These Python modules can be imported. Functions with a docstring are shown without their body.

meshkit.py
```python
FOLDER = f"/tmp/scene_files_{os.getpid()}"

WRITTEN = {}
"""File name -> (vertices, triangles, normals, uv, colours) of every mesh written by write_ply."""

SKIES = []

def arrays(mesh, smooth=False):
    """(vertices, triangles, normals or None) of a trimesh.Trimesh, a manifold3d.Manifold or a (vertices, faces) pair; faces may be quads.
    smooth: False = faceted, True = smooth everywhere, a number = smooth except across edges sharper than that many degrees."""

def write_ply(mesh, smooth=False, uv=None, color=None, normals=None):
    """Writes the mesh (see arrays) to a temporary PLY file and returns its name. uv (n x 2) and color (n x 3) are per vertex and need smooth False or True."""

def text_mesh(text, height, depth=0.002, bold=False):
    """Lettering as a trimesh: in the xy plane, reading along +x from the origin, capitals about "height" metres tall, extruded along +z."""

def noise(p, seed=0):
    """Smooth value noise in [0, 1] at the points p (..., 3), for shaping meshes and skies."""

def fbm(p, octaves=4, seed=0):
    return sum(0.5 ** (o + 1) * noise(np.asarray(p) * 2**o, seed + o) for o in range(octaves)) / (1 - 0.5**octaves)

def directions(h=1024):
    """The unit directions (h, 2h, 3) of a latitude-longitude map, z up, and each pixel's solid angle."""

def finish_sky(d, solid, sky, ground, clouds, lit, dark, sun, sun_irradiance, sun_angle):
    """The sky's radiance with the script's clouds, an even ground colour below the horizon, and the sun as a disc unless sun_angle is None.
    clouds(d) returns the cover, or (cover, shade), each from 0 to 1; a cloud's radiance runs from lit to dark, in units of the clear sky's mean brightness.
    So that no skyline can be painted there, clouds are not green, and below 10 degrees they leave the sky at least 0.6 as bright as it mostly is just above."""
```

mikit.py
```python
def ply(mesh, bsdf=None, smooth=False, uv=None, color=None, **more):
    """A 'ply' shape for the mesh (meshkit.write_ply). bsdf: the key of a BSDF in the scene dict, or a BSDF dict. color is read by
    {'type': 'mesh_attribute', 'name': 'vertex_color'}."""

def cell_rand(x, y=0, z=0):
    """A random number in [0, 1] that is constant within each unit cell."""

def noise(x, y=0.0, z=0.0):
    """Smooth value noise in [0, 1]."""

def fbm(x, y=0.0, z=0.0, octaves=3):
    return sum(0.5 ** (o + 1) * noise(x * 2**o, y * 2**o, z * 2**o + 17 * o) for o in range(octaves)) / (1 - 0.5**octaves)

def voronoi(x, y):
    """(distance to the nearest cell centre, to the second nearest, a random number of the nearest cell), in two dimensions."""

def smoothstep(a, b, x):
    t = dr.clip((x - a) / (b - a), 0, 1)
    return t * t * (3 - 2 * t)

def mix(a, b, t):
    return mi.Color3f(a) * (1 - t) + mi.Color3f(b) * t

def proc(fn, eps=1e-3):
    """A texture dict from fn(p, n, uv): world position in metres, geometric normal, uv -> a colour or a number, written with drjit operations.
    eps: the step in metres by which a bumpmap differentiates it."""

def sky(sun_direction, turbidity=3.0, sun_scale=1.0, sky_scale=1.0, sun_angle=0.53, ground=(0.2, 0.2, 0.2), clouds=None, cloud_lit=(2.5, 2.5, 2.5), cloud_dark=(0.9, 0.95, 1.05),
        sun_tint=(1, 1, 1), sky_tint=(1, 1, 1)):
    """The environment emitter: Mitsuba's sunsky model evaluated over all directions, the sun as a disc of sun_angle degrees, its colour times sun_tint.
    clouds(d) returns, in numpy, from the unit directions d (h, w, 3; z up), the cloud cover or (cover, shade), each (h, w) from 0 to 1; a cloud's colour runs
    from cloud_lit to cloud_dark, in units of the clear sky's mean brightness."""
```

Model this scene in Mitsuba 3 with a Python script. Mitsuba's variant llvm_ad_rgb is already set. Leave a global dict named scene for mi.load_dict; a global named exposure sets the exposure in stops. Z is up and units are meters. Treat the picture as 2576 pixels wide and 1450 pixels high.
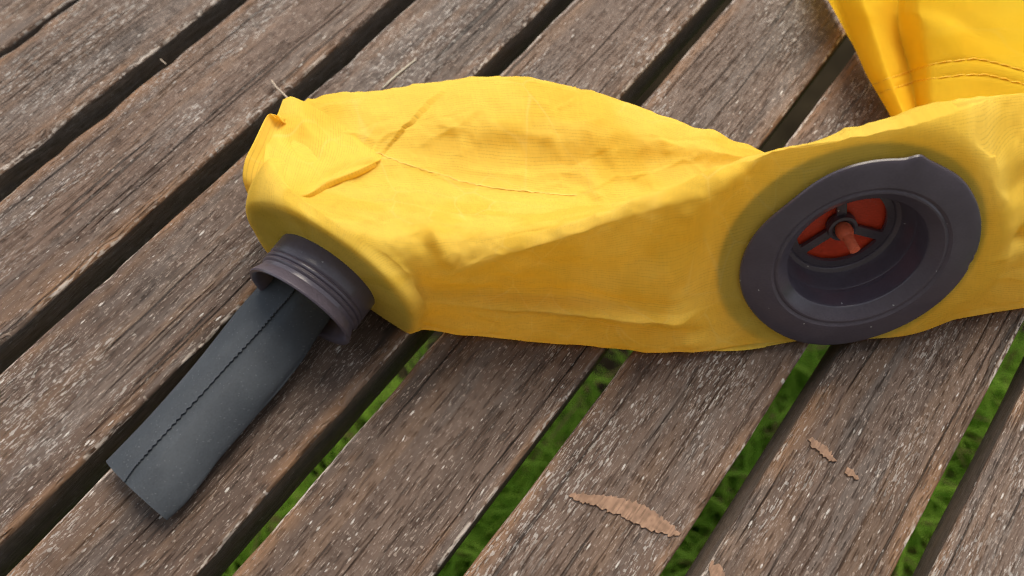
import math
import numpy as np
import trimesh
from scipy.spatial import cKDTree
import drjit as dr
import mitsuba as mi
import mikit
import meshkit
from mikit import noise, fbm, cell_rand, smoothstep, mix, voronoi

T = mi.ScalarTransform4f
scene, labels = {}, {}

# ------------------------------------------------------------------ camera, sky, exposure
PITCH, ROLL, AZ, CAM_H = math.radians(62.2013), math.radians(0.8568), math.radians(36.1137), 0.28727
F = np.array([0, math.cos(PITCH), -math.sin(PITCH)])
U0 = np.array([0, math.sin(PITCH), math.cos(PITCH)])
RT = math.cos(ROLL) * np.array([1.0, 0, 0]) + math.sin(ROLL) * U0
UP = -math.sin(ROLL) * np.array([1.0, 0, 0]) + math.cos(ROLL) * U0
CAM = np.array([0, -CAM_H / math.tan(PITCH), CAM_H])
scene['camera'] = {'type': 'thinlens', 'fov': 62.16, 'fov_axis': 'x', 'near_clip': 0.01, 'far_clip': 500.0,
                   'aperture_radius': 0.0018, 'focus_distance': 0.300,
                   'to_world': T().look_at(origin=CAM.tolist(), target=(CAM + F).tolist(), up=UP.tolist())}
SUN = (0.16, 0.58, 0.80)
scene['sky'] = mikit.sky(SUN, turbidity=3, sun_scale=1.0, sun_angle=42, clouds=lambda d: 1.0, cloud_lit=(2.05, 2.2, 2.4), sun_tint=(0.93, 0.98, 1.06))
exposure = 1.8


def at(px, py, z):
    """The world point (metres) at height z mm seen at a traced pixel of the 2576 px wide photograph: only used to measure."""
    r = (px - 1288) / 2136.0 * RT - (py - 725) / 2136.0 * UP + F
    return CAM + (z / 1000 - CAM_H) / r[2] * r


def at_plane(px, py, c, n, off):
    r = (px - 1288) / 2136.0 * RT - (py - 725) / 2136.0 * UP + F
    return CAM + ((c + off * n - CAM) @ n) / (r @ n) * r


def unit(v):
    v = np.asarray(v, float)
    return v / np.linalg.norm(v)


def add(key, mesh, bsdf, smooth=40, label=None, category=None, kind=None, group=None, **more):
    scene[key] = mikit.ply(mesh, bsdf, smooth, **more)
    d = {k: v for k, v in dict(label=label, category=category, kind=kind, group=group).items() if v}
    if d:
        labels[key] = d


def grid_faces(nu, nv, wrap_v=False):
    i, j = np.meshgrid(np.arange(nu - 1), np.arange(nv if wrap_v else nv - 1), indexing='ij')
    j2 = (j + 1) % nv
    a, b, c, d = i * nv + j, i * nv + j2, (i + 1) * nv + j2, (i + 1) * nv + j
    return np.concatenate([np.stack([a, b, c], -1).reshape(-1, 3), np.stack([a, c, d], -1).reshape(-1, 3)])


def revolve(profile, c, n, seg=160, radial=None, ref=(0, 0, 1)):
    """Surface of revolution: profile (k, 2) of (radius, height along n) in metres, about the axis n through c."""
    n = unit(n)
    a = unit(np.cross(ref, n))
    b = np.cross(n, a)
    t = np.arange(seg) / seg * 2 * np.pi
    ring = np.cos(t)[:, None] * a + np.sin(t)[:, None] * b
    P = np.asarray(profile, float)
    r = np.repeat(P[:, :1], seg, 1)
    h = np.repeat(P[:, 1:2], seg, 1)
    if radial is not None:
        r, h = radial(r, h, t[None, :])
    v = c + r[..., None] * ring[None] + h[..., None] * n
    return v.reshape(-1, 3), grid_faces(len(P), seg, True)


def tube(path, radius, seg=10, caps=True):
    path = np.asarray(path, float)
    radius = np.broadcast_to(radius, len(path))
    tan = np.gradient(path, axis=0)
    tan /= np.linalg.norm(tan, axis=1, keepdims=True)
    ref = np.array([0.13, 0.21, 0.97])
    x = np.cross(tan, ref)
    x /= np.linalg.norm(x, axis=1, keepdims=True)
    y = np.cross(tan, x)
    t = np.arange(seg) / seg * 2 * np.pi
    v = path[:, None] + radius[:, None, None] * (np.cos(t)[None, :, None] * x[:, None] + np.sin(t)[None, :, None] * y[:, None])
    v, f = v.reshape(-1, 3), grid_faces(len(path), seg, True)
    if caps:
        k = len(v)
        v = np.vstack([v, path[:1], path[-1:]])
        i = np.arange(seg)
        e = (len(path) - 1) * seg
        f = np.vstack([f, np.stack([i * 0 + k, (i + 1) % seg, i], 1), np.stack([i * 0 + k + 1, e + i, e + (i + 1) % seg], 1)])
    return v, f


def join(parts):
    vs, fs, o = [], [], 0
    for v, f in parts:
        vs.append(v)
        fs.append(np.asarray(f) + o)
        o += len(v)
    return np.vstack(vs), np.vstack(fs)


def catmull(P, sub, periodic=False):
    """Catmull-Rom through the points P (k, ...) with sub steps per interval."""
    P = np.asarray(P, float)
    k = len(P)
    if periodic:
        Q = np.concatenate([P[-1:], P, P[:2]])
        n = k
    else:
        Q = np.concatenate([2 * P[:1] - P[1:2], P, 2 * P[-1:] - P[-2:-1]])
        n = k - 1
    out = []
    for i in range(n):
        p0, p1, p2, p3 = Q[i], Q[i + 1], Q[i + 2], Q[i + 3]
        m1, m2 = (p2 - p0) / 2, (p3 - p1) / 2
        # keep tangents short where the intervals are uneven
        d0, d1, d2 = (np.linalg.norm(b - a, axis=-1, keepdims=True) + 1e-9 for a, b in ((p0, p1), (p1, p2), (p2, p3)))
        m1 = m1 * np.minimum(1, 2 * d1 / (d0 + d1))
        m2 = m2 * np.minimum(1, 2 * d1 / (d1 + d2))
        for s in range(sub):
            t = s / sub
            out.append((2 * t**3 - 3 * t**2 + 1) * p1 + (t**3 - 2 * t**2 + t) * m1 + (-2 * t**3 + 3 * t**2) * p2 + (t**3 - t**2) * m2)
    if not periodic:
        out.append(Q[-2])
    return np.array(out)


def vertex_normals(v, f):
    fn = np.cross(v[f[:, 1]] - v[f[:, 0]], v[f[:, 2]] - v[f[:, 0]])
    n = np.zeros_like(v)
    for k in range(3):
        np.add.at(n, f[:, k], fn)
    return n / np.maximum(np.linalg.norm(n, axis=1, keepdims=True), 1e-15)


def polydist(v, line):
    """Distance to a polyline, parameter 0..1 along it, and which side (from the cross product with up)."""
    line = np.asarray(line, float)
    best, par, side = np.full(len(v), 9.0), np.zeros(len(v)), np.ones(len(v))
    m = len(line) - 1
    for i in range(m):
        a, b = line[i], line[i + 1]
        d = b - a
        t = np.clip(((v - a) @ d) / (d @ d), 0, 1)
        w = v - a - t[:, None] * d
        dist = np.linalg.norm(w, axis=1)
        near = dist < best
        best = np.where(near, dist, best)
        par = np.where(near, (i + t) / m, par)
        side = np.where(near, np.sign(d[0] * w[:, 1] - d[1] * w[:, 0]), side)
    return best, par, side


# ------------------------------------------------------------------ materials
NX, NY = math.cos(AZ), -math.sin(AZ)       # across the slats
DX, DY = math.sin(AZ), math.cos(AZ)        # along the slats
SLATS = [(-308.5, -254.6), (-252.2, -200.2), (-189.2, -136.7), (-127.2, -77.2), (-68.4, -18.7), (-9.5, 42.9), (50.7, 102.0), (112.9, 162.3), (171.9, 222.3)]


def wood_coords(p):
    w = (p.x * NX + p.y * NY) * 1000.0
    s = (p.x * DX + p.y * DY) * 1000.0
    k = dr.floor((w + 316.1) / 60.4)
    return w, s + k * 731.0, k


def wood_color(p, n, uv):
    w, s, k = wood_coords(p)
    e = uv.x                                  # millimetres from the nearer top edge, measured round the section
    ww = w + p.z * 800.0 + 1.2 * (noise(s * 0.02, k * 3.1) - 0.5) + 0.5 * noise(s * 0.09, w * 0.15)
    tone = fbm(ww * 0.11, s * 0.010, k * 5.3, 3)
    c = mix((0.062, 0.037, 0.026), (0.100, 0.063, 0.046), smoothstep(0.3, 0.7, tone))
    c = mix(c, mi.Color3f(0.115, 0.080, 0.062), 0.6 * cell_rand(k, 7))
    c = c * (0.86 + 0.28 * cell_rand(k, 29)) * (1.0 - 0.35 * smoothstep(0.60, 0.78, fbm(ww * 0.045, s * 0.018, k + 81, 3)))
    # honey-coloured and grey streaks
    warm = fbm(ww * 0.16, s * 0.007, k + 41, 2)
    c = mix(c, (0.170, 0.100, 0.058), 0.32 * smoothstep(0.58, 0.76, warm))
    rim = smoothstep(4.5 + 5.0 * noise(s * 0.02, k, 71.0), 0.5, e) * smoothstep(0.35, 0.65, fbm(s * 0.03, k * 3.0, e * 0.1, 3))
    c = mix(c, (0.200, 0.108, 0.055), 0.75 * rim)
    grey = fbm(ww * 0.2, s * 0.016, k + 31, 3)
    c = mix(c, (0.105, 0.090, 0.084), 0.40 * smoothstep(0.52, 0.74, grey))
    # fine grain
    fibre = noise(ww * 2.8, s * 0.15, k) * 0.5 + noise(ww * 5.2, s * 0.4, k + 9) * 0.5
    c = c * (0.78 + 0.44 * fibre)
    zone = noise(ww * 0.07, s * 0.02, k + 21)
    dash = noise(ww * 4.0, s * 0.7, k + 3)
    c = mix(c, (0.26, 0.21, 0.18), 0.6 * smoothstep(0.81 - 0.13 * zone, 0.90 - 0.1 * zone, dash))
    pore = noise(ww * 3.0 + 40.0, s * 0.17, k + 5)
    c = c * (1.0 - 0.38 * smoothstep(0.70, 0.88, pore))
    crack = noise(ww * 1.1, s * 0.010, k + 11)
    c = c * (1.0 - 0.6 * smoothstep(0.85, 0.88, crack) * smoothstep(0.45, 0.6, noise(ww * 0.3, s * 0.02, k + 12)))
    # remains of old white paint caught in the grain, and its larger flakes
    grain = noise(ww * 3.0, s * 0.6, k + 62)
    patch = fbm(ww * 0.075, s * 0.020, k + 61, 3)
    c = mix(c, (0.33, 0.31, 0.295), 0.7 * smoothstep(0.58, 0.74, patch + 0.07 * cell_rand(k, 13) + dr.select(k < 3.5, 0.05, -0.03)) * smoothstep(0.66, 0.80, grain))
    f1, _, r1 = voronoi(ww * 0.36, s * 0.10)
    c = mix(c, (0.46, 0.44, 0.42), 0.85 * smoothstep(0.0, 0.12, 0.24 * noise(ww * 1.5, s * 0.5, 3.0) - f1) * smoothstep(0.88, 0.90, r1 + 0.07 * cell_rand(k, 17)))
    f2, _, r2 = voronoi(ww * 0.75 + 9.0, s * 0.22)
    c = mix(c, (0.38, 0.35, 0.33), 0.75 * smoothstep(0.0, 0.14, 0.08 + 0.2 * noise(ww * 2.0, s * 0.9, 4.0) - f2) * smoothstep(0.90, 0.92, r2))
    # bare bleached fibres along the worn arris, grey weathered flanks
    worn = smoothstep(1.6, 0.2, dr.abs(e + 0.3)) * smoothstep(0.42, 0.62, fbm(s * 0.05, k * 7.0, e * 0.3, 3)) * smoothstep(0.35, 0.6, grain * 0.5 + 0.5 * noise(s * 0.4, e * 2.0, k))
    c = mix(c, (0.50, 0.45, 0.41), 0.85 * worn)
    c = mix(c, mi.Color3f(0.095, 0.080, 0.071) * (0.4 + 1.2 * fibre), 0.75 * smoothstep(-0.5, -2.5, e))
    return c


def wood_height(p, n, uv):
    w, s, k = wood_coords(p)
    ww = w + p.z * 800.0 + 1.2 * (noise(s * 0.02, k * 3.1) - 0.5) + 0.5 * noise(s * 0.09, w * 0.15)
    h = 0.55 * noise(ww * 2.8, s * 0.15, k) + 0.35 * noise(ww * 4.0, s * 0.7, k + 3) - 0.8 * smoothstep(0.70, 0.88, noise(ww * 3.0 + 40.0, s * 0.17, k + 5))
    crack = noise(ww * 1.1, s * 0.010, k + 11)
    return h - 1.4 * smoothstep(0.85, 0.88, crack)


scene['wood'] = {'type': 'bumpmap', 'scale': 0.00045, 'arbitrary': mikit.proc(wood_height, 0.00015),
                 'bsdf': {'type': 'principled', 'base_color': mikit.proc(wood_color), 'roughness': 0.62, 'specular': 0.45}}


def cloth_fn(base, deep, rib):
    def fn(p, n, uv):
        u, v = uv.x, uv.y                      # millimetres along and across the cloth
        vv = v + 0.5 * noise(u * 0.06, v * 0.05)
        cyc = dr.abs(vv / 0.85 - dr.floor(vv / 0.85) - 0.5) * 2.0
        dash = smoothstep(0.42, 0.62, noise(u * 0.16, dr.floor(vv / 0.85) * 3.7, 3.0))
        c = mix(base, deep, 0.75 * smoothstep(0.38, 0.68, fbm(u * 0.06, v * 0.06, 1.0, 3)))
        # creases in the coating leave pale broken lines
        wu, wv = u + 9.0 * fbm(u * 0.05, v * 0.05, 4.0, 2), v + 9.0 * fbm(u * 0.05, v * 0.05, 14.0, 2)
        f1, f2, _ = voronoi(wu * 0.062, wv * 0.062)
        mark = smoothstep(0.055, 0.0, f2 - f1) * smoothstep(0.48, 0.68, fbm(u * 0.035, v * 0.035, 24.0, 2))
        c = mix(c, (0.95, 0.75, 0.24), 2.2 * rib * mark)
        c = c * (1.0 - rib * smoothstep(0.66, 0.95, cyc) * (0.25 + 0.75 * dash))
        c = c * (1.0 + 0.25 * rib * (noise(u * 2.3, v * 0.3, 5.0) + noise(u * 0.5, v * 2.9, 6.0) - 1.0))
        return c
    return fn


scene['cloth'] = {'type': 'principledthin', 'base_color': mikit.proc(cloth_fn((0.92, 0.668, 0.12), (0.84, 0.585, 0.078), 0.17)),
                  'roughness': 0.48, 'diff_trans': 0.86, 'eta': 1.5, 'sheen': 0.2}
scene['silk'] = {'type': 'principledthin', 'base_color': mikit.proc(cloth_fn((0.93, 0.62, 0.042), (0.92, 0.585, 0.03), 0.04)),
                 'roughness': 0.36, 'diff_trans': 1.0, 'eta': 1.5, 'sheen': 0.1}
scene['fray'] = {'type': 'principled', 'base_color': {'type': 'rgb', 'value': (0.90, 0.64, 0.16)}, 'roughness': 0.6}
scene['thread'] = {'type': 'principled', 'base_color': {'type': 'rgb', 'value': (0.80, 0.47, 0.03)}, 'roughness': 0.5}


def rubber_fn(base, grey, dust, scale):
    def fn(p, n, uv):
        x, y, z = p.x * 1000.0, p.y * 1000.0, p.z * 1000.0
        c = mix(base, grey, 0.6 * smoothstep(0.35, 0.7, fbm(x * 0.09, y * 0.09, z * 0.09, 3)))
        f, _, r = voronoi(x * scale + z * 0.37 * scale, y * scale + z * 0.61 * scale)
        c = mix(c, (0.45, 0.46, 0.47), dust * smoothstep(0.0, 0.05, 0.03 + 0.16 * cell_rand(r * 977.0) * scale / 0.5 - f) * smoothstep(0.88, 0.90, r))
        return c * (0.9 + 0.2 * noise(x * 2.1, y * 2.1, z * 2.1))
    return fn


scene['plastic'] = {'type': 'twosided', 'bsdf': {'type': 'principled', 'base_color': mikit.proc(rubber_fn((0.074, 0.064, 0.086), (0.090, 0.079, 0.104), 0.6, 0.21)),
                    'roughness': 0.22, 'specular': 0.5}}
scene['rubber'] = {'type': 'twosided', 'bsdf': {'type': 'principled', 'base_color': mikit.proc(rubber_fn((0.034, 0.042, 0.054), (0.050, 0.060, 0.074), 0.05, 1.3)),
                   'roughness': 0.68, 'specular': 0.4}}
scene['web'] = {'type': 'twosided', 'bsdf': {'type': 'principled', 'base_color': {'type': 'rgb', 'value': (0.17, 0.145, 0.14)}, 'roughness': 0.4, 'specular': 0.4}}      # thin moulded web, paler than the thick ring
scene['red_rubber'] = {'type': 'twosided', 'bsdf': {'type': 'principled', 'base_color': mikit.proc(rubber_fn((0.68, 0.065, 0.026), (0.64, 0.06, 0.024), 0.1, 1.1)), 'roughness': 0.42, 'specular': 0.4}}


scene['lit_red_rubber'] = {'type': 'twosided', 'bsdf': {'type': 'principled', 'base_color': mikit.proc(rubber_fn((0.80, 0.17, 0.085), (0.76, 0.15, 0.07), 0.1, 1.1)), 'roughness': 0.4, 'specular': 0.4}}  # paler copy of the red rubber, the stem's stronger light painted in


def clay_fn(p, n, uv):
    w, s, k = wood_coords(p)
    c = mix((0.20, 0.125, 0.085), (0.29, 0.185, 0.13), noise(w * 0.8, s * 0.8, 2.0))
    return c * (0.72 + 0.56 * noise(w * 2.2, s * 0.25, 6.0))


scene['clay'] = {'type': 'principled', 'base_color': mikit.proc(clay_fn), 'roughness': 0.8, 'specular': 0.25}
scene['dry_straw'] = {'type': 'principled', 'base_color': {'type': 'rgb', 'value': (0.36, 0.30, 0.24)}, 'roughness': 0.7}
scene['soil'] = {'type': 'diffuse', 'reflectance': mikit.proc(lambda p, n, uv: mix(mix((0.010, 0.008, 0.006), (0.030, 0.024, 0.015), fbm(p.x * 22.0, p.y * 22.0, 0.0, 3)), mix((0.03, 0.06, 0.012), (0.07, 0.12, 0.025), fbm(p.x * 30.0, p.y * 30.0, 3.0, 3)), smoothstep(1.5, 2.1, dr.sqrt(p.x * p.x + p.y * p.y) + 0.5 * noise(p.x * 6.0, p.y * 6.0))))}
scene['grass_leaf'] = {'type': 'principledthin', 'base_color': {'type': 'mesh_attribute', 'name': 'vertex_color'}, 'roughness': 0.5, 'diff_trans': 1.0}

# ------------------------------------------------------------------ setting: ground, grass
g = 60.0
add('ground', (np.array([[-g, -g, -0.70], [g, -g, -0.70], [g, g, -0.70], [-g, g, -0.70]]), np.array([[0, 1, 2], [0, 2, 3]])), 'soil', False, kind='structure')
rng = np.random.default_rng(5)


def grass(nb):
    xy = np.stack([rng.uniform(-0.9, 1.3, nb * 2), rng.uniform(-0.9, 0.9, nb * 2)], 1)
    bare = meshkit.fbm(np.stack([xy[:, 0] * 5, xy[:, 1] * 5, xy[:, 0] * 0], 1), 3, 6) + 1.5 * np.clip(xy[:, 1] - 0.30, -0.3, 0.3) + 9.0 * np.clip(xy[:, 1] - 0.50, 0, 1) + 0.35 * np.clip(-xy[:, 0], -0.4, 0.4)
    xy = xy[np.argsort(bare)[:nb]]
    L = rng.uniform(0.10, 0.32, nb)
    th = rng.uniform(0, 2 * np.pi, nb)
    bend = rng.uniform(0.35, 1.15, nb)
    wd = rng.uniform(0.005, 0.012, nb)
    d = np.stack([np.cos(th), np.sin(th)], 1)
    side = np.stack([-d[:, 1], d[:, 0], np.zeros(nb)], 1)
    rows = []
    for t in (0, 0.35, 0.7, 1.0):
        ang = bend * t
        out = L * t * np.sin(ang * 0.9)
        up = L * t * np.cos(ang * 0.75)
        c = np.stack([xy[:, 0] + d[:, 0] * out, xy[:, 1] + d[:, 1] * out, -0.702 + up], 1)
        h = (wd * (1 - t**2) * 0.5 + 0.0001)[:, None]
        rows += [c - side * h, c + side * h]
    v = np.stack(rows, 1)
    f = []
    for i in range(3):
        a = 2 * i
        f += [[a, a + 1, a + 3], [a, a + 3, a + 2]]
    faces = (np.arange(nb)[:, None, None] * 8 + np.array(f)[None]).reshape(-1, 3)
    hue = rng.uniform(0, 1, nb)[:, None]
    dry = (rng.uniform(0, 1, nb) < 0.10)[:, None]
    col = np.array([0.14, 0.29, 0.03]) * (1 - hue) + np.array([0.35, 0.55, 0.08]) * hue
    col = np.where(dry, np.array([0.26, 0.23, 0.09]), col)
    return (v.reshape(-1, 3), faces), np.repeat(col, 8, 0)


gm, gc = grass(34000)
add('grass', gm, 'grass_leaf', True, label='long green grass growing under the slatted table top', category='grass', kind='stuff', color=gc)

# ------------------------------------------------------------------ an added, unseen wall behind the camera, put in to shade the near faces
hw = trimesh.creation.box(extents=(6.0, 0.3, 3.4))
hw.apply_translation((0.3, -1.45, 1.0))
add('added_shade_wall', hw, 'plaster', False, label='added unseen grey plaster wall on the near side, put in to shade the bag', category='wall')
scene['plaster'] = {'type': 'diffuse', 'reflectance': mikit.proc(lambda p, n, uv: mix((0.19, 0.175, 0.16), (0.26, 0.24, 0.225), fbm(p.x * 9.0, p.z * 9.0, p.y * 9.0, 3)))}

# ------------------------------------------------------------------ the slatted table top
labels['slatted_table'] = {'label': 'weathered brown wooden slatted table top with gaps over the grass', 'category': 'table'}


LEAN = {3: (0, -1.5), 4: (0, -1.5), 5: (0, -2.7), 6: (1.0, -1.0), 7: (-3.2, 0), 8: (2.0, 0)}        # some slats are cut or worn out of square: foot offsets in mm


def slat(i, w0, w1):
    th, rad = 25.0, 1.9
    la, lb = LEAN.get(i, (0, 0))
    arc = lambda c0, c1, r, a, b, k: [(c0 + r * math.cos(math.radians(t)), c1 + r * math.sin(math.radians(t))) for t in np.linspace(a, b, k)]
    sec = arc(w0 + rad, -rad, rad, 180, 90, 7) + [(w0 + (w1 - w0) * q, 0.0) for q in np.linspace(0.06, 0.94, 13)] + arc(w1 - rad, -rad, rad, 90, 0, 7)
    sec += [(w1, -th * 0.2), (w1, -th * 0.45), (w1, -th * 0.75)] + arc(w1 - 1.5, -th + 1.5, 1.5, 0, -90, 3) + arc(w0 + 1.5, -th + 1.5, 1.5, -90, -180, 3) + [(w0, -th * 0.75), (w0, -th * 0.45), (w0, -th * 0.2)]
    sec = np.array(sec)
    foot = np.clip(-sec[:, 1] / th, 0, 1) ** 0.8
    edge_mm = np.minimum(sec[:, 0] - w0, w1 - sec[:, 0]) - rad * 0.3 + np.minimum(sec[:, 1] + rad * 0.3, 0)
    sec[:, 0] += np.where(sec[:, 0] < (w0 + w1) / 2, la, lb) * foot
    ss = np.arange(-222, 1020.1, 3.0)
    W = np.repeat(sec[None, :, 0], len(ss), 0)
    Z = np.repeat(sec[None, :, 1], len(ss), 0)
    S = np.repeat(ss[:, None], len(sec), 1)
    P = np.stack([S * 0.05, W * 0.35 + i * 37, Z * 0.35], -1)
    edge = np.minimum(np.abs(W - w0), np.abs(W - w1)) < rad + 0.1
    dn = meshkit.fbm(P, 4, i) - 0.5
    big = meshkit.noise(np.stack([S * 0.011, S * 0 + i * 3.3, S * 0], -1), 77) - 0.5
    out = np.where(W < (w0 + w1) / 2, -1.0, 1.0)
    W = W + np.where(edge, 1.1 * dn * out, 0) + big * 0.8
    Z = Z + np.where(edge, 0.9 * dn, 0.6 * dn) - 0.25
    chip = meshkit.noise(np.stack([S * 0.08, W * 0 + out * 9 + i * 11, S * 0], -1), 3)
    Z = Z - np.where(edge & (Z > -2.5), 1.2 * np.clip(chip - 0.7, 0, 1) / 0.3, 0)
    v = np.stack([W * NX + S * DX, W * NY + S * DY, Z], -1) / 1000
    f = grid_faces(len(ss), len(sec), True)
    k = len(sec)
    e = (len(ss) - 1) * k
    f = np.vstack([f] + [[[0, j, j + 1]] for j in range(1, k - 1)] + [[[e, e + j + 1, e + j]] for j in range(1, k - 1)])
    uv = np.stack([np.repeat(edge_mm[None], len(ss), 0).ravel(), S.ravel()], 1)
    return (v.reshape(-1, 3), f), uv


for i, (w0, w1) in enumerate(SLATS):
    sm, suv = slat(i, w0, w1)
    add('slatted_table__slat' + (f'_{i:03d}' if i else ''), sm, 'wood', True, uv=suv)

# ------------------------------------------------------------------ geometry shared by the bag's parts
RC, RN = np.array([116.8, -7.9, 39.5]) / 1000, unit([0.031, -0.928, 0.371])       # intake ring: centre and outward axis
RA = unit(np.cross([0, 0, 1], RN))
RB = np.cross(RN, RA)
KC, KN = np.array([-65.5, -7.3, 23.3]) / 1000, unit([-0.51, -0.86, -0.028])       # collar: foot centre and outward axis
KA = unit(np.cross([0, 0, 1], KN))
KB = np.cross(KN, KA)
labels['fabric_bag'] = {'label': 'crumpled yellow fabric bag with a dark valve ring and a rubber outlet sleeve', 'category': 'bag'}

# ------------------------------------------------------------------ the bag's cloth: a closed loft from the collar to the right
ANG = [-75, -38, -15, 5, 22, 40, 62, 90, 112, 135, 158, 183, 212, 250]


def end_ring(r, back, sx=1.0):
    pts = []
    for t in ANG:
        t = math.radians(t)
        q = KC + r / 1000 * (math.cos(t) * KA * (sx if math.cos(t) < 0 else 1) + math.sin(t) * KB) - back / 1000 * KN
        if q[2] < 0.0025:                                   # the soft flange folds back where it meets the table
            q = q - KN * (0.0025 - q[2]) * 0.9
            q[2] = 0.0018
        pts.append(q)
    return pts


def sec(pts, z0=1.0):
    """One cross-section of the bag: traced points (px, py, z mm) 1..11; the underside is added."""
    q = [at(*p) if len(p) == 3 else at_plane(p[0], p[1], RC, RN, -0.0015) for p in pts]
    inn = lambda a, b, t, z: np.array([*((1 - t) * a[:2] + t * b[:2]), z / 1000])
    return [inn(q[0], q[-1], 0.10, z0)] + q + [inn(q[-1], q[0], 0.12, z0), inn(q[-1], q[0], 0.5, z0)]


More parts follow.
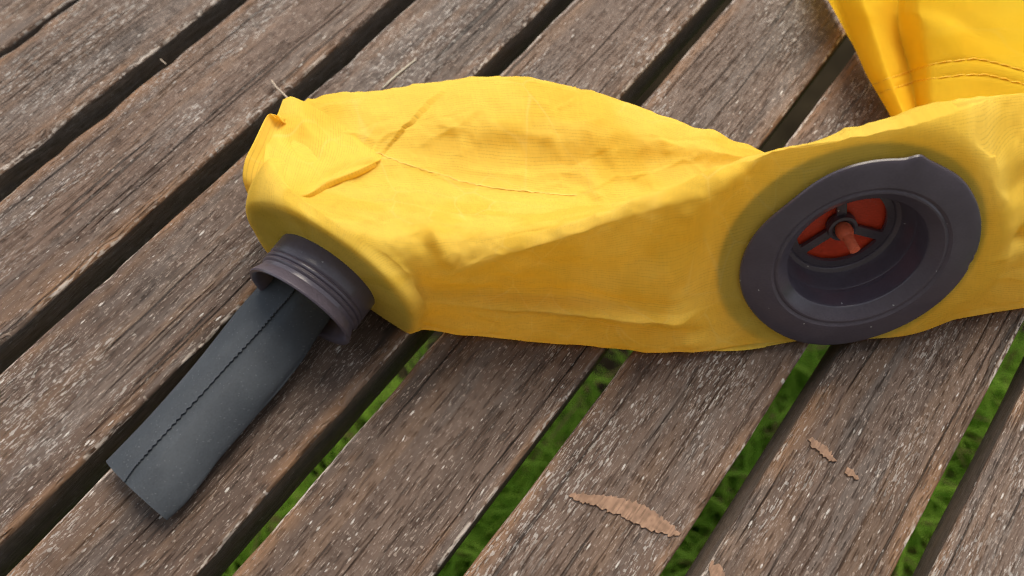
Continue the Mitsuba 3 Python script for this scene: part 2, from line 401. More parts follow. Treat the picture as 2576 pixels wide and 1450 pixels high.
SECS = [
    end_ring(19.4, 0.6), end_ring(27.0, 0.8), end_ring(36.4, 0.9, 0.97), end_ring(37.6, 5.5, 0.95),
    sec([(1078, 838, 4), (1082, 802, 13), (1083, 768, 24), (1084, 736, 28), (1080, 706, 38), (1030, 612, 49), (950, 545, 49), (890, 470, 42), (835, 400, 38), (760, 330, 34), (700, 285, 26)]),
    sec([(1215, 852, 4), (1220, 812, 14), (1225, 783, 23), (1228, 733, 27), (1225, 662, 48), (1200, 595, 51), (1130, 540, 46), (1080, 470, 32), (1040, 390, 30), (1000, 300, 33), (960, 226, 24)]),
    sec([(1400, 866, 4), (1400, 824, 16), (1400, 795, 25.5), (1400, 735, 29), (1400, 616, 57), (1400, 556, 59), (1370, 535, 46), (1330, 495, 28), (1300, 420, 26), (1270, 300, 32), (1240, 191, 24)]),
    sec([(1600, 885, 4), (1600, 843, 16), (1600, 818, 26.5), (1600, 765, 30), (1600, 548, 65.5), (1600, 492, 67), (1602, 500, 45), (1590, 505, 26), (1550, 420, 25), (1525, 320, 30), (1500, 237, 22)]),
    sec([(1850, 893, 4), (1850, 860, 13), (1850, 830, 25), (1850, 768, 32), (1850, 480, 73), (1850, 402, 75), (1855, 420, 50), (1850, 435, 25), (1815, 415, 24), (1790, 375, 27), (1775, 330, 20)]),
    sec([(2010, 866, 4), (2010, 800), (2010, 700), (2010, 600), (2010, 470), (2010, 354, 80), (2015, 385, 52), (2010, 410, 24), (1960, 410, 20), (1920, 390, 22), (1895, 366, 16)]),
    sec([(2180, 846, 3), (2180, 780), (2180, 690), (2180, 600), (2180, 430), (2180, 303, 82), (2185, 335, 54), (2180, 365, 22), (2110, 400, 17), (2060, 400, 17), (2000, 395, 13)]),
    sec([(2380, 810, 3), (2390, 750), (2400, 670), (2410, 580), (2400, 400), (2380, 256, 83), (2385, 285, 54), (2380, 315, 20), (2320, 345, 14), (2250, 365, 13), (2180, 385, 10)]),
    sec([(2600, 772, 3), (2600, 720, 18), (2600, 640, 32), (2600, 540, 44), (2600, 360, 60), (2600, 224, 66), (2605, 250, 44), (2600, 280, 18), (2550, 310, 13), (2500, 330, 12), (2440, 350, 9)]),
    sec([(2860, 735, 3), (2860, 690, 16), (2860, 610, 28), (2860, 510, 38), (2860, 350, 50), (2860, 215, 54), (2865, 235, 40), (2860, 265, 17), (2820, 285, 12), (2780, 300, 11), (2740, 315, 9)]),
]
for v_, p_ in ((7, (765, 512, 59)), (8, (706, 458, 56)), (9, (682, 402, 50.5)), (10, (652, 425, 43)), (11, (628, 475, 33))):
    SECS[3][v_] = at(*p_)
for v_ in (0, 1, 2, 13):                               # the fold of the flange runs smoothly into the front face
    SECS[3][v_] = 0.55 * SECS[2][v_] + 0.45 * SECS[4][v_]
for v_ in (3, 4, 5):
    SECS[3][v_] = 0.68 * SECS[3][v_] + 0.32 * SECS[4][v_]
SV, SU = 30, 32
G = catmull(np.array([catmull(np.array(s), SV, True) for s in SECS]), SU)
nu, nv = G.shape[:2]
du = np.linalg.norm(np.diff(G, axis=0), axis=2).mean(1) * 1000
dv = np.linalg.norm(np.diff(np.concatenate([G, G[:, :1]], 1), axis=1), axis=2)[nu // 3:].mean(0) * 1000
UU = np.repeat(np.concatenate([[0], np.cumsum(du)])[:, None], nv, 1)
VV = np.repeat(np.concatenate([[0], np.cumsum(dv)[:-1]])[None], nu, 0)
V = G.reshape(-1, 3)
FA = grid_faces(nu, nv, True)
# outward normals
N0 = vertex_normals(V, FA)
if (N0[(nu // 2) * nv + 6 * SV] @ np.array([0, 0, 1.0])) < 0:
    FA = FA[:, ::-1]
    N0 = -N0


def seen(V, pts):
    """The points of a surface that stand where the photograph shows the traced points (px, py): measured, so that folds lie on the cloth."""
    q = V - CAM
    z = q @ F
    P = np.stack([1288 + 2136 * (q @ RT) / z, 725 - 2136 * (q @ UP) / z], 1)
    out = []
    for p in pts:
        d = np.hypot(P[:, 0] - p[0], P[:, 1] - p[1])
        near = np.where(d < max(9.0, d.min() + 1))[0]
        front = near[z[near] < z[near].min() + 0.006]
        out.append(V[front[np.argmin(d[front])]])
    return np.array(out)


def crease(V, N, pts, depth, width, kind='valley', taper=True):
    """Press (or lift) a fold along a line of the cloth: valley, ridge, or a step that lifts one side."""
    line = catmull(np.array(pts, float)[:, :2], 6)
    line = seen(V, line[::2] if len(line) > 14 else line)
    for _ in range(3):
        line[1:-1] = (line[:-2] + 2 * line[1:-1] + line[2:]) / 4
    d, t, side = polydist(V, line)
    fade = np.sin(np.pi * np.clip(t, 0.02, 0.98)) ** 0.6 if taper else 1.0
    x = d * 1000 / width
    if kind == 'step':
        amp = np.where(side > 0, np.exp(-x * 0.8) * np.tanh(d * 2500), -0.9 * np.exp(-x * 0.28) * np.tanh(d * 2500)) * (d < 0.03)
    elif kind == 'tuck':
        amp = np.where(side < 0, -np.exp(-x) * np.tanh(d * 3500), 0.0) * (d < 0.03)
    elif kind == 'sharp':
        amp = -np.exp(-1.3 * x)
    else:
        amp = -np.exp(-x * x)
    return V + N * (depth / 1000 * amp * fade)[:, None]


V0 = V.copy()
top = np.clip(V[:, 2] / 0.004 - 0.5, 0, 1)
# long folds on the front face
V = crease(V, N0, [(1100, 722, 30), (1250, 742, 26), (1400, 742, 27), (1560, 768, 27), (1750, 805, 26), (1830, 828, 22)], 2.6, 3.0, 'sharp')
V = crease(V, N0, [(1130, 782, 18), (1300, 800, 16), (1500, 828, 15), (1700, 850, 13), (1830, 868, 10)], 1.6, 3.2)
V = crease(V, N0, [(1790, 765, 33), (1850, 785, 26), (1910, 815, 20), (1960, 845, 12)], 2.4, 2.6, 'sharp')
V = crease(V, N0, [(1898, 436, 74), (1915, 455, 71), (1930, 470, 68)], 2.2, 3.4)
V = crease(V, N0, [(2440, 300, 80), (2490, 315, 78), (2520, 350, 76), (2505, 385, 72)], 5.5, 4.4)
V = crease(V, N0, [(2490, 400, 72), (2540, 440, 68), (2580, 470, 66)], 4.5, 4.6)
V = crease(V, N0, [(2545, 595, 44), (2600, 590, 46)], 4.0, 3.4)
V = crease(V, N0, [(672, 380), (690, 432), (728, 490), (800, 536), (880, 590)], -1.8, 3.0, 'sharp')
V = crease(V, N0, [(1960, 395), (2080, 350), (2200, 318)], 1.2, 4.0)
V = crease(V, N0, [(1290, 640), (1420, 690), (1560, 700), (1700, 660)], 1.4, 5.5)
V = crease(V, N0, [(1640, 720), (1720, 745), (1790, 735)], 1.6, 3.0, 'sharp')
V = crease(V, N0, [(1180, 700), (1290, 715), (1420, 705)], 1.2, 3.2)
V = crease(V, N0, [(1085, 560, 52), (1105, 610, 50), (1130, 655, 44), (1150, 668, 40)], -3.0, 3.6)
V = crease(V, N0, [(1045, 575, 50), (1075, 620, 47), (1105, 660, 42)], 1.8, 3.6)
V = crease(V, N0, [(1180, 590, 52), (1200, 640, 48), (1165, 670, 42)], 1.6, 5.0)
V = crease(V, N0, [(905, 590, 56), (960, 640, 50), (1020, 700, 38), (1075, 718, 32)], 1.6, 3.6)
# the sharp tuck running up the lobe
V = crease(V, N0, [(952, 388, 34), (1010, 325, 33), (1070, 262, 33), (1116, 222, 30)], 2.2, 7.0, 'tuck', True)
V = crease(V, N0, [(955, 392, 34), (1050, 425, 31), (1150, 455, 30), (1300, 480, 28), (1480, 496, 27)], 0.35, 3.0, 'step', True)
V = crease(V, N0, [(880, 450, 42), (950, 440, 38), (1010, 455, 36)], 2.0, 6.0)
for q in ([(1290, 330, 32), (1370, 345, 31), (1420, 352, 30)], [(1200, 250, 32), (1240, 330, 32), (1230, 420, 29)], [(1400, 220, 29), (1370, 300, 31), (1380, 360, 30), (1450, 420, 27)],
          [(1560, 300, 29), (1530, 360, 28), (1560, 430, 26)], [(1650, 320, 28), (1690, 390, 26)], [(1100, 300, 33), (1160, 350, 32), (1150, 420, 31)]):
    V = crease(V, N0, q, -0.7, 2.2)
# small straight creases pressed into the cloth when it was stuffed away
tree0, crs2 = cKDTree(V0), np.random.default_rng(41)
ok = np.where((N0[:, 2] > 0.05) & (V0[:, 2] > 0.008) & (UU.ravel() > 40))[0]
push = np.zeros(len(V))
for _ in range(75):
    p0 = V0[crs2.choice(ok)]
    a_ = crs2.normal(0.5, 0.8)
    d_ = np.array([math.cos(a_), math.sin(a_), crs2.normal(0, 0.3)]) * crs2.uniform(0.004, 0.011)
    ln = V0[tree0.query(p0 + d_[None] * np.linspace(-2, 2, 5)[:, None])[1]]
    near = tree0.query_ball_point(ln[2], 0.03)
    dd_, t_, sd_ = polydist(V0[near], ln)
    push[near] += crs2.choice([-1, 1]) * crs2.uniform(0.25, 0.65) * np.exp(-dd_ * 1000 / crs2.uniform(0.8, 1.8)) * np.sin(np.pi * np.clip(t_, 0.01, 0.99))
V = V + N0 * (push / 1000)[:, None]
# fine crumple
pp = V0 * 1000
cr = 0.75 * (meshkit.fbm(pp * 0.06, 3, 4) - 0.5) * 2.2
rid = 1 - np.abs(meshkit.fbm(pp * 0.075 + 9, 3, 8) * 2 - 1) * 2.2
rid2 = 1 - np.abs(meshkit.fbm(pp * 0.045 + 31, 2, 18) * 2 - 1) * 2.6
cr += 0.9 * np.clip(rid2, 0, 1) ** 2 * np.clip(meshkit.noise(pp * 0.03, 23) * 2 - 0.6, 0, 1)
cr += 0.45 * np.clip(rid, 0, 1) ** 2 + 0.22 * (meshkit.noise(pp * 0.3, 6) - 0.5)
crs = np.random.default_rng(12)
lobe = np.clip((V0[:, 1] - 0.012) / 0.02, 0, 1)
cr += 1.3 * (meshkit.fbm(pp * 0.028 + 5, 2, 71) - 0.5) * 2 * lobe
for cell, amp, wid in ((0.021, 1.1, 0.0017), (0.011, 0.6, 0.0012), (0.0062, 0.28, 0.0009)):
    k_ = int(0.30 / cell) * int(0.14 / cell) * 2
    seeds = np.stack([crs.uniform(-0.11, 0.28, k_ * 2), crs.uniform(-0.06, 0.12, k_ * 2), crs.uniform(0, 0.09, k_ * 2)], 1)
    warp = (np.stack([meshkit.fbm(pp * 0.05 + q_, 2, 40) for q_ in (0, 50, 90)], 1) - 0.5) * 0.02
    dd, _ = cKDTree(seeds).query(V0 + warp, k=2)
    near = dd[:, 1] - dd[:, 0]
    cr += amp * np.exp(-near / wid) * np.clip(meshkit.noise(pp * 0.05, 60) * 2.2 - 0.5, 0, 1) * (0.55 + 0.45 * lobe)
    cr += amp * 1.8 * (dd[:, 0] / cell - 0.4) * -0.9
V = V + N0 * (cr / 1000 * top * np.clip((UU.ravel() - 19) / 14, 0, 1))[:, None]
V[:, 2] = np.maximum(V[:, 2], 0.0007)


def conform(V, c, n, r_in, r_out, off):
    """Draw the cloth flat on to a flange's plane."""
    q = V - c
    h = q @ n
    r = np.linalg.norm(q - h[:, None] * n, axis=1)
    w = 1 - np.clip((r - r_in) / (r_out - r_in), 0, 1)
    w = w * w * (3 - 2 * w) * (np.abs(h) < 0.024)
    return V + n * (w * (off - h))[:, None]


FC = RC - 0.0030 * RA                                  # the inner flange sits a little to the left of the ring
front = (N0 @ RN) > 0.05
V = np.where(front[:, None], conform(V, FC, RN, 0.0450, 0.064, -0.0016), V)
V[:, 2] = np.maximum(V[:, 2], 0.0007)
q = V - RC
h = q @ RN
rr = np.linalg.norm(q - h[:, None] * RN, axis=1)
hole = (rr < 0.0335) & (np.abs(h) < 0.006) & front
FA = FA[~hole[FA].any(1)]

# the pleat of cloth folded over at the left end
PZ = [  # px, py, height in mm above the cloth under it
    [(664, 412, -0.6), (671, 358, 2.2), (684, 318, 3.0), (698, 286, 2.8), (712, 250, 1.6)],
    [(686, 448, -0.8), (699, 388, 2.4), (716, 335, 3.8), (727, 290, 3.2), (733, 243, 1.2)],
    [(722, 480, -0.8), (738, 412, 2.6), (754, 350, 3.8), (762, 300, 2.2), (767, 258, 0.4)],
    [(756, 492, 0.2), (780, 432, 3.4), (798, 375, 3.4), (804, 325, 1.6), (807, 281, 0.1)],
    [(788, 482, 3.6), (818, 440, 4.4), (842, 398, 3.4), (851, 355, 1.5), (849, 307, 0.1)],
    [(832, 457, 4.2), (864, 425, 4.2), (884, 395, 3.2), (892, 365, 1.5), (892, 342, 0.1)],
    [(892, 433, 3.6), (912, 415, 3.4), (926, 400, 2.8), (932, 386, 1.6), (930, 374, 0.3)],
    [(946, 409, 2.2), (952, 405, 2.2), (957, 401, 1.8), (959, 397, 1.3), (957, 393, 0.6)],
]
flat_pz = [p for row in PZ for p in row]
zb = seen(V, flat_pz)[:, 2] * 1000
PG = np.array([at(p[0], p[1], z_ + p[2]) for p, z_ in zip(flat_pz, zb)]).reshape(len(PZ), 5, 3)
# the lower edge is a fold with a thickness, the upper one a cut edge lying on the lobe
lo = PG[:, 0] + np.array([0.0002, -0.0003, -0.0022])
lo2 = PG[:, 0] + (PG[:, 1] - PG[:, 0]) * 0.25 + np.array([0, 0.0005, -0.0046])
hi = PG[:, 4] + np.array([0.0002, 0.0003, -0.0012])
hi2 = PG[:, 4] + np.array([-0.0006, -0.0015, -0.0030])
PG = np.concatenate([lo2[:, None], lo[:, None], PG, hi[:, None], hi2[:, None]], 1)
PG = catmull(np.swapaxes(catmull(PG, 14), 0, 1), 12)
PG = np.swapaxes(PG, 0, 1)
pu, pv = PG.shape[:2]
PV = PG.reshape(-1, 3)
PF = grid_faces(pu, pv)
PN = vertex_normals(PV, PF)
if PN[:, 2].mean() < 0:
    PF, PN = PF[:, ::-1], -PN
PV = crease(PV, PN, [(722, 318), (745, 350), (778, 385), (810, 400)], 3.4, 4.2)
PV = crease(PV, PN, [(800, 455), (850, 430), (900, 412), (945, 404)], 1.0, 2.0)
PV = crease(PV, PN, [(742, 262), (770, 330), (800, 350)], -1.0, 2.2)
PV = PV + PN * (0.5 / 1000 * (meshkit.fbm(PV * 80, 3, 14) - 0.5) * 2)[:, None]
iu, iv = np.meshgrid(np.arange(pu), np.arange(pv), indexing='ij')
puv = np.stack([(iv * 0.9).ravel() + 300, (iu * 0.42).ravel()], 1)
OUT = [(700, 291, 41), (678, 287, 40), (666, 302, 40), (640, 356, 41), (618, 401, 41), (611, 440, 39), (614, 462, 37), (624, 490, 33)]
INN = [(722, 300, 33), (712, 315, 34), (702, 338, 36), (690, 375, 38), (672, 415, 40), (660, 445, 41), (655, 468, 40), (652, 495, 36)]
So, Si = np.array([at(*p) for p in OUT]), np.array([at(*p) for p in INN])
SG = np.stack([So + np.array([0.003, 0.003, -0.012]), So + np.array([0.0002, 0.0004, -0.0022]), So, 0.5 * (So + Si) - np.array([0, 0, 0.0008]), Si, Si + 0.4 * (Si - So) + np.array([0, 0, -0.003])])
SG = catmull(np.swapaxes(catmull(SG, 8), 0, 1), 8)
su_, sv_ = SG.shape[:2]
SLV, SLF = SG.reshape(-1, 3), grid_faces(su_, sv_)
if vertex_normals(SLV, SLF)[:, 2].mean() < 0:
    SLF = SLF[:, ::-1]
i2, j2 = np.meshgrid(np.arange(su_), np.arange(sv_), indexing='ij')
BV, BF = join([(V, FA), (PV, PF), (SLV, SLF)])
BUV = np.vstack([np.stack([UU.ravel(), VV.ravel()], 1), puv, np.stack([(i2 * 0.5).ravel() + 500, (j2 * 0.25).ravel() + 40], 1)])
add('fabric_bag__cloth_body', (BV, BF), 'cloth', True, uv=BUV)

# seam: the raw edge of the overlapped cloth inside the lobe
sp = seen(V, catmull(np.array([(948, 384), (985, 400), (1050, 424), (1110, 440), (1160, 457), (1230, 472), (1300, 480), (1380, 488), (1450, 494)], float), 12)) + np.array([0, 0, 0.00015])
for _ in range(2):
    sp[1:-1] = (sp[:-2] + 2 * sp[1:-1] + sp[2:]) / 4
jit = np.random.default_rng(8)
add('fabric_bag__cloth_body__raw_edge', tube(sp + jit.normal(0, 0.00012, sp.shape), 0.00012 + 0.00013 * jit.random(len(sp)), 6), 'fray', True, label='frayed pale raw edge of the inner seam')

# ------------------------------------------------------------------ flanges showing through the cloth
def flange(c, n, r_in, r_out, off, thick, key, squeeze=1.0):
    prof = [(r_in, off), (r_out - 0.0006, off), (r_out, off - thick * 0.5), (r_out - 0.0006, off - thick), (r_in, off - thick)]
    v, f = revolve(prof, c, n)
    low = v[:, 2] < 0.003
    v[low] -= np.outer((0.003 - v[low, 2]) * 0.9, n)
    v[low, 2] = 0.0026
    if squeeze != 1.0:
        a = unit(np.cross([0, 0, 1], n))
        s = (v - c) @ a
        v -= np.outer(np.where(s < 0, s * (1 - squeeze), 0), a)
    add(key, (v, f), 'web', 40)


flange(FC, RN, 0.030, 0.0446, -0.0020, 0.0014, 'fabric_bag__intake_flange')
flange(KC, KN, 0.0150, 0.0358, -0.0013, 0.0016, 'fabric_bag__outlet_flange', 0.96)

# ------------------------------------------------------------------ intake ring, valve seat, valve disc, stem
def ring_radial(r, h, t):
    out = np.clip((r - 0.034) / 0.005, 0, 1)
    dt = lambda a, w: np.exp(-(((t - math.radians(a) + np.pi) % (2 * np.pi) - np.pi) / math.radians(w)) ** 2)
    dr_ = -0.0013 * dt(140, 16) + 0.0007 * dt(190, 24) + 0.0011 * dt(262, 26) + 0.0005 * dt(55, 14) + 0.0017 * dt(79, 4.0) + 0.0008 * dt(74, 7) - 0.0006 * dt(-4, 2.5) - 0.0004 * dt(2, 1.2)
    dh = 0.0011 * dt(140, 26) - 0.0006 * dt(60, 25) + 0.0004 * dt(79, 4.5)
    return r + dr_ * out, h + dh * out


rp = [(0.0300, -0.0014), (0.0370, -0.0013), (0.0386, -0.0010), (0.0392, -0.0003), (0.0389, 0.0003), (0.0380, 0.0008), (0.0350, 0.0012), (0.0310, 0.0015), (0.0296, 0.0015), (0.0290, 0.0011),
      (0.0285, 0.0008), (0.0279, 0.0012), (0.0273, 0.0012), (0.0264, 0.0006), (0.0236, -0.0018), (0.02328, -0.0021), (0.0231, -0.0026), (0.0231, -0.0032), (0.0256, -0.0034), (0.0258, -0.0020), (0.0300, -0.0014)]
add('fabric_bag__intake_ring', revolve(rp, RC, RN, 240, ring_radial), 'plastic', 30)
hp = [(0.0236, -0.0022), (0.02315, -0.0028), (0.0231, -0.0090), (0.0227, -0.0098), (0.0227, -0.0108), (0.0222, -0.0116), (0.0214, -0.0152), (0.0200, -0.0173), (0.0189, -0.0178), (0.0185, -0.0181), (0.0182, -0.0188), (0.0179, -0.0215),
      (0.0178, -0.0262), (0.0252, -0.0264), (0.0254, -0.0034), (0.0240, -0.0026)]
add('fabric_bag__valve_housing', revolve(hp, RC, RN, 160), 'plastic', 30, label='deep stepped throat of the valve ring')


def planar(poly, c, h0, h1):
    m = trimesh.creation.extrude_polygon(poly, h1 - h0, engine='earcut')
    v = np.asarray(m.vertices)
    return c + v[:, :1] * RA + v[:, 1:2] * RB + (v[:, 2:] + h0) * RN, np.asarray(m.faces)


from shapely.geometry import Point, LineString
disc = Point(0, 0).buffer(0.0182, 48)
hub = Point(0, 0).buffer(0.0052, 32)
spokes = [LineString([(0, 0), (0.0178 * math.cos(math.radians(a)), 0.0178 * math.sin(math.radians(a)))]).buffer(0.00165, 6) for a in (103, -17, 223)]
rim = disc.difference(Point(0, 0).buffer(0.0156, 48))
seat_shape = rim.union(hub)
for s_ in spokes:
    seat_shape = seat_shape.union(s_)
seat_shape = seat_shape.intersection(disc).buffer(-0.0006).buffer(0.0006).buffer(0.0007).buffer(-0.0007)
add('fabric_bag__valve_seat', planar(seat_shape, RC, -0.0202, -0.0186), 'plastic', 30)
add('fabric_bag__valve_seat__hub', revolve([(0.0033, -0.0190), (0.0034, -0.0172), (0.0040, -0.0168), (0.0050, -0.0170), (0.0053, -0.0190)], RC, RN, 48), 'plastic', 30)
add('fabric_bag__valve_disc', revolve([(0.0, -0.0212), (0.0085, -0.0210), (0.0168, -0.0214), (0.0172, -0.0221), (0.0, -0.0226)], RC, RN, 64), 'red_rubber', 40, label='red rubber valve disc behind the spokes')
st0 = RC - 0.0192 * RN
bulb = trimesh.creation.icosphere(subdivisions=3, radius=1.0)
bv = np.asarray(bulb.vertices)
bv = st0 + 0.0030 * (bv[:, :1] * RA + bv[:, 1:2] * RB) + (0.0046 * bv[:, 2:] + 0.0035) * RN
d1 = unit(RN + 0.22 * RA - 0.26 * RB)
ps = [st0 + RN * 0.003, st0 + RN * 0.0065, st0 + RN * 0.0065 + d1 * 0.003, st0 + RN * 0.0065 + d1 * 0.0062]
sv, sf = tube(catmull(np.array(ps), 6), 0.00185, 16)
add('fabric_bag__valve_disc__stem', join([(bv, np.asarray(bulb.faces)), (sv, sf)]), 'lit_red_rubber', 40, label='red stem with a bulb sticking out through the valve hub')

# ------------------------------------------------------------------ outlet collar and rubber sleeve
kp = [(0.0150, -0.004), (0.0199, -0.0035), (0.0199, 0.0058), (0.0197, 0.0064), (0.01925, 0.0068), (0.0193, 0.0071), (0.0199, 0.0074), (0.0200, 0.0080), (0.01985, 0.0084), (0.01925, 0.0088), (0.0193, 0.0091),
      (0.0199, 0.0094), (0.0200, 0.0099), (0.0198, 0.0103), (0.0192, 0.0107), (0.01915, 0.0120), (0.0193, 0.0123), (0.0197, 0.0128), (0.0207, 0.0152), (0.0209, 0.0158), (0.0206, 0.0163), (0.0198, 0.0163), (0.0190, 0.0160),
      (0.0182, 0.0150), (0.0178, 0.0120), (0.0176, -0.004), (0.0150, -0.004)]
add('fabric_bag__outlet_collar', revolve(kp, KC, KN, 200), 'plastic', 32)

LEFT = [(735, 620, 15), (690, 680, 14), (650, 722, 12), (595, 785, 9.5), (490, 918, 8), (380, 1044, 7), (300, 1128, 6.5), (268, 1160, 6)]
RIGHT = [(866, 745, 14), (838, 790, 12.5), (808, 835, 10.5), (747, 930, 8), (663, 1030, 6.5), (563, 1142, 5.5), (476, 1256, 5), (420, 1309, 5)]
SEAM = [(790, 665, 23), (752, 712, 22), (722, 752, 21), (660, 822, 17), (570, 920, 14.5), (450, 1052, 13), (350, 1160, 12), (312, 1212, 11)]
tsec, tops = [], []
for l, r_, s_ in zip(LEFT, RIGHT, SEAM):
    L_, R_, S_ = at(*l), at(*r_), at(*s_)
    e1 = 0.5 * (L_ + S_) + np.array([0, 0, 0.0020])
    e2 = S_ + (R_ - S_) * 0.35 + np.array([0, 0, 0.0032])
    e3 = S_ + (R_ - S_) * 0.74 + np.array([0, 0, 0.0033])
    low = [R_ + (L_ - R_) * t + np.array([0, 0, -dz]) for t, dz in ((0.12, 0.003), (0.5, 0.004), (0.88, 0.0032))]
    tsec.append([L_, e1, S_, e2, e3, R_] + low)
TG = catmull(np.array([catmull(np.array(s), 8, True) for s in tsec]), 10)
tu, tv = TG.shape[:2]
TV = TG.reshape(-1, 3)
TV[:, 2] = np.maximum(TV[:, 2], 0.0012)
TF = grid_faces(tu, tv, True)
TN = vertex_normals(TV, TF)
if TN[(tu // 2) * tv + 16, 2] < 0:
    TF, TN = TF[:, ::-1], -TN
TV = TV + TN * (0.25 / 1000 * (meshkit.fbm(TV * 120, 3, 31) - 0.5) * 2)[:, None]
TV = crease(TV, TN, [(808, 838), (748, 925), (670, 1015), (580, 1105), (480, 1215)], 1.0, 1.3, 'sharp')
inner = TV - TN * 0.0013
add('fabric_bag__rubber_sleeve', join([(TV, TF), (inner, TF[:, ::-1]), (np.vstack([TV[-tv:], inner[-tv:]]), grid_faces(2, tv, True))]), 'rubber', 40)
# the overlapped half whose edge is cut with pinking shears
tt = np.linspace(0, 1, 520)
top_grid = TG[:, :17]                       # from the left edge to the seam
row = np.clip(tt * (tu - 1), 0, tu - 1.001)
i0 = row.astype(int)
fr = (row - i0)[:, None, None]
tg = top_grid[i0] * (1 - fr) + top_grid[i0 + 1] * fr
seamdir = tg[:, 16] - tg[:, 15]
seamdir /= np.linalg.norm(seamdir, axis=1, keepdims=True)
zig = (0.00012 + 0.00034 * meshkit.noise(np.stack([tt * 21, tt * 0, tt * 0], 1), 9)) * (2 / np.pi) * np.arcsin(np.sin(tt * 2 * np.pi * 62)) + 0.0004 * (meshkit.noise(np.stack([tt * 14, tt * 0, tt * 0], 1), 5) - 0.5)
zig = np.where(tt < 0.88, zig, 0.2 * zig)
edge = tg[:, 16] + seamdir * (0.0006 + zig)[:, None]
sheet = np.concatenate([tg[:, :16], edge[:, None]], 1)
up = np.zeros((sheet.shape[1], 3))
up[:, 2] = 0.0009 * np.clip(np.arange(17) / 4, 0.0, 1)
upper = sheet + up[None]
full = np.concatenate([upper, (edge + np.array([0, 0, -0.0006]))[:, None]], 1)
fv, ff = full.reshape(-1, 3), grid_faces(full.shape[0], full.shape[1])
add('fabric_bag__rubber_sleeve__overlap', (fv, ff[:, ::-1] if vertex_normals(fv, ff)[:, 2].mean() < 0 else ff), 'rubber', 45, label='overlapping half of the sleeve with a serrated cut edge')

# ------------------------------------------------------------------ the shiny cloth behind
labels['shiny_cloth'] = {'label': 'smooth orange-yellow cloth with a double stitched hem behind the bag at upper right', 'category': 'cloth'}
CZ = [
    [(2300, 420, 4), (2238, 290, 5), (2182, 192, 7), (2146, 112, 9), (2085, 0, 10), (2030, -100, 10)],
    [(2310, 420, 16), (2252, 285, 18), (2203, 185, 21), (2165, 105, 22), (2118, 0, 24), (2080, -100, 24)],
    [(2330, 400, 20), (2272, 280, 22), (2232, 180, 25), (2205, 95, 29), (2175, 0, 33), (2150, -100, 33)],
    [(2350, 400, 11), (2306, 278, 13), (2286, 180, 13), (2262, 95, 14), (2255, 30, 20), (2262, -100, 24)],
    [(2370, 400, 15), (2319, 276, 17), (2308, 180, 19), (2291, 90, 22), (2275, 30, 27), (2292, -100, 30)],
    [(2390, 400, 22), (2350, 272, 25), (2342, 175, 28), (2328, 88, 31), (2315, 25, 35), (2330, -100, 38)],
    [(2460, 380, 24), (2430, 265, 28), (2430, 165, 33), (2420, 90, 36), (2410, 10, 36), (2410, -100, 34)],
    [(2560, 360, 22), (2540, 250, 25), (2540, 170, 29), (2540, 90, 24), (2530, 10, 16), (2520, -100, 12)],
    [(2700, 340, 19), (2680, 240, 23), (2690, 180, 22), (2700, 90, 14), (2690, 10, 8), (2680, -100, 6)],
    [(2900, 320, 16), (2900, 230, 18), (2900, 170, 16), (2900, 90, 12), (2900, 10, 8), (2900, -100, 6)],
]
CG = np.array([[at(*p) for p in row] for row in CZ])
under = CG[:1].copy()
under[..., 2] = 0.0012
under[..., 0] += 0.006
CG = np.concatenate([under, CG])
CG = catmull(np.swapaxes(catmull(CG, 16), 0, 1), 24)
cu, cv = CG.shape[:2]
CV = CG.reshape(-1, 3)
CF = grid_faces(cu, cv)
CN = vertex_normals(CV, CF)
if CN[:, 2].mean() < 0:
    CF, CN = CF[:, ::-1], -CN
HEM1 = [(2196, 214, 19), (2225, 203, 21), (2260, 190, 22), (2290, 180, 18), (2312, 172, 19), (2345, 163, 25), (2400, 155, 28), (2450, 150, 30), (2500, 158, 30), (2540, 170, 29), (2600, 186, 28)]
HEM2 = [(2206, 238, 18), (2240, 226, 20), (2275, 214, 19), (2300, 207, 17), (2340, 200, 24), (2400, 192, 27), (2450, 189, 28), (2500, 193, 28), (2540, 204, 27), (2600, 220, 26)]
CV = crease(CV, CN, HEM1, 0.5, 1.1, 'valley', False)
CV = crease(CV, CN, HEM2, 0.5, 1.1, 'valley', False)
CV = crease(CV, CN, [(2270, 45, 27), (2330, 20, 29), (2400, 30, 30), (2470, 75, 28), (2576, 120, 24)], 2.5, 7.0)
CV = CV + CN * (0.7 / 1000 * (meshkit.fbm(CV * 55, 3, 19) - 0.5) * 2)[:, None]
ci, cj = np.meshgrid(np.arange(cu), np.arange(cv), indexing='ij')
add('shiny_cloth__panel', (CV, CF), 'silk', True, uv=np.stack([(cj * 0.5).ravel(), (ci * 0.8).ravel()], 1))
k = 0
for hem in (HEM1, HEM2):
    line = seen(CV, catmull(np.array(hem, float)[:, :2], 6))
    line[1:-1] = (line[:-2] + 2 * line[1:-1] + line[2:]) / 4
    s = np.concatenate([[0], np.cumsum(np.linalg.norm(np.diff(line, axis=0), axis=1))])
    n_st = int(s[-1] / 0.0052)
    for j in range(n_st):
        t0, t1 = s[-1] * (j + 0.04) / n_st, s[-1] * (j + 0.96) / n_st
        q = np.stack([np.interp(np.linspace(t0, t1, 7), s, line[:, c]) for c in range(3)], 1)
        w = np.linspace(0, 1, 7)[:, None]
        base = q + np.array([0, 0, 0.0001])
        slant = (q[-1] - q[0])[[1, 0, 2]] * np.array([-1, 1, 0])
        pth = base + np.array([0, 0, 1]) * (0.00035 * np.sin(np.pi * w)) + unit(slant) * (0.00035 * (w - 0.5))
        add('shiny_cloth__stitch' + (f'_{k:03d}' if k else ''), tube(pth, 0.00024, 6), 'thread', True)
        k += 1

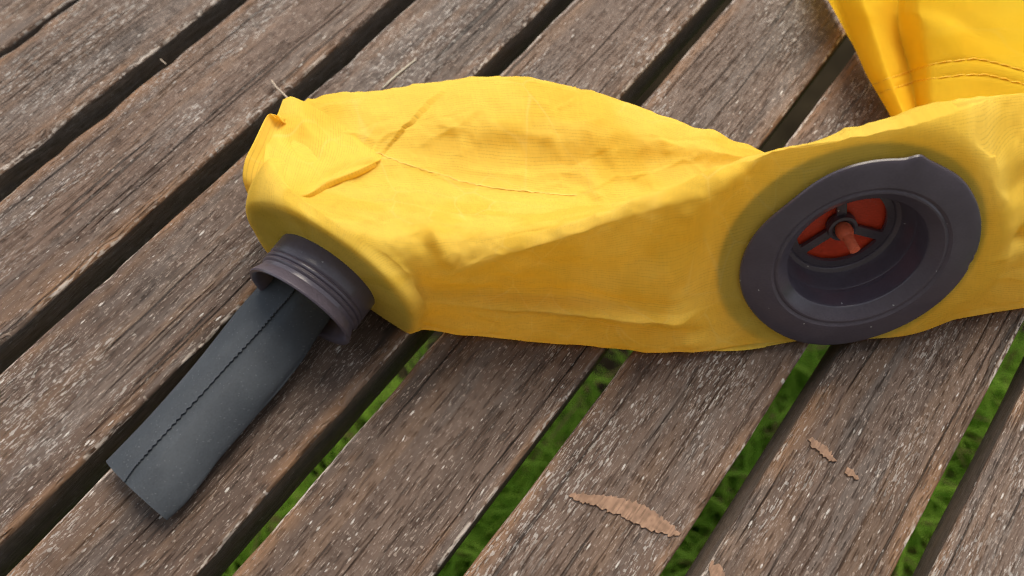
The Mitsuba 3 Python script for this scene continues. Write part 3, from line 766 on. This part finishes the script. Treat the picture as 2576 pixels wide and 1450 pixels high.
# ------------------------------------------------------------------ clay patches on the slats, straws
def patch(outline, seed, thick=0.0004):
    from shapely.geometry import Polygon
    pts = np.array([at(*p, 0)[:2] for p in outline]) * 1000
    rs = np.random.default_rng(seed)
    dense = []
    for i in range(len(pts)):
        a, b = pts[i], pts[(i + 1) % len(pts)]
        m = max(2, int(np.linalg.norm(b - a) / 0.55))
        for j in range(m):
            dense.append(a + (b - a) * j / m)
    dense = np.array(dense)
    along = np.array([DX, DY])
    dense = dense + along[None] * rs.normal(0, 0.34, len(dense))[:, None] + rs.normal(0, 0.12, dense.shape)
    poly = Polygon(dense).buffer(0)
    if poly.geom_type != 'Polygon':
        poly = max(poly.geoms, key=lambda q: q.area)
    m = trimesh.creation.extrude_polygon(poly, thick * 1000, engine='earcut')
    v = np.asarray(m.vertices) / 1000
    v[:, 2] += np.where(v[:, 2] > thick * 0.5, 0.0, -0.0008) + 0.0001
    return v, np.asarray(m.faces)


add('slatted_table__slat_007__clay_patch', patch([(1428, 1245), (1445, 1240), (1490, 1246), (1545, 1250), (1600, 1262), (1645, 1288), (1690, 1320), (1712, 1345), (1690, 1350), (1640, 1335), (1590, 1315), (1545, 1292), (1500, 1275), (1450, 1262)], 3), 'clay', 30,
    label='peeling tan clay patch across the slat')
add('slatted_table__slat_008__clay_patch', patch([(2032, 1104), (2050, 1106), (2080, 1128), (2104, 1160), (2090, 1162), (2062, 1140), (2038, 1122)], 4), 'clay', 30, label='small broken tan clay patch')
add('slatted_table__slat_008__clay_patch_001', patch([(2130, 1172), (2150, 1190), (2158, 1206), (2140, 1200), (2126, 1190)], 5), 'clay', 30, label='tiny tan clay chip')
add('slatted_table__slat_008__clay_patch_002', patch([(1788, 1412), (1810, 1425), (1830, 1460), (1790, 1460), (1782, 1430)], 6), 'clay', 30, label='tan clay patch at the lower edge')
sv, sf = tube(catmull(np.array([at(683, 203, 2.5), at(695, 220, 3.0), at(716, 240, 4.5), at(735, 262, 5)]), 5), [0.00045] * 16, 7)
add('straw', (sv, sf), 'dry_straw', True, label='short grey straw poking out behind the left tip of the bag', category='straw')
sv, sf = tube(catmull(np.array([at(404, 150, 0.5), at(418, 162, 0.8)]), 5), 0.0003, 6)
add('straw_001', (sv, sf), 'dry_straw', True, label='tiny grey straw at a slat edge in the upper left', category='straw')
sv, sf = tube(catmull(np.array([at(962, 221, 0.9), at(1000, 186, 0.7), at(1046, 149, 0.8)]), 8), np.concatenate([np.linspace(0.0003, 0.0006, 8), np.linspace(0.0006, 0.0004, 9)]), 7)
add('straw_002', (sv * [1, 1, 0.6], sf), 'pale_straw', True, label='pale flat straw lying along the grain above the bag', category='straw')
scene['pale_straw'] = {'type': 'principled', 'base_color': {'type': 'rgb', 'value': (0.36, 0.33, 0.27)}, 'roughness': 0.7}
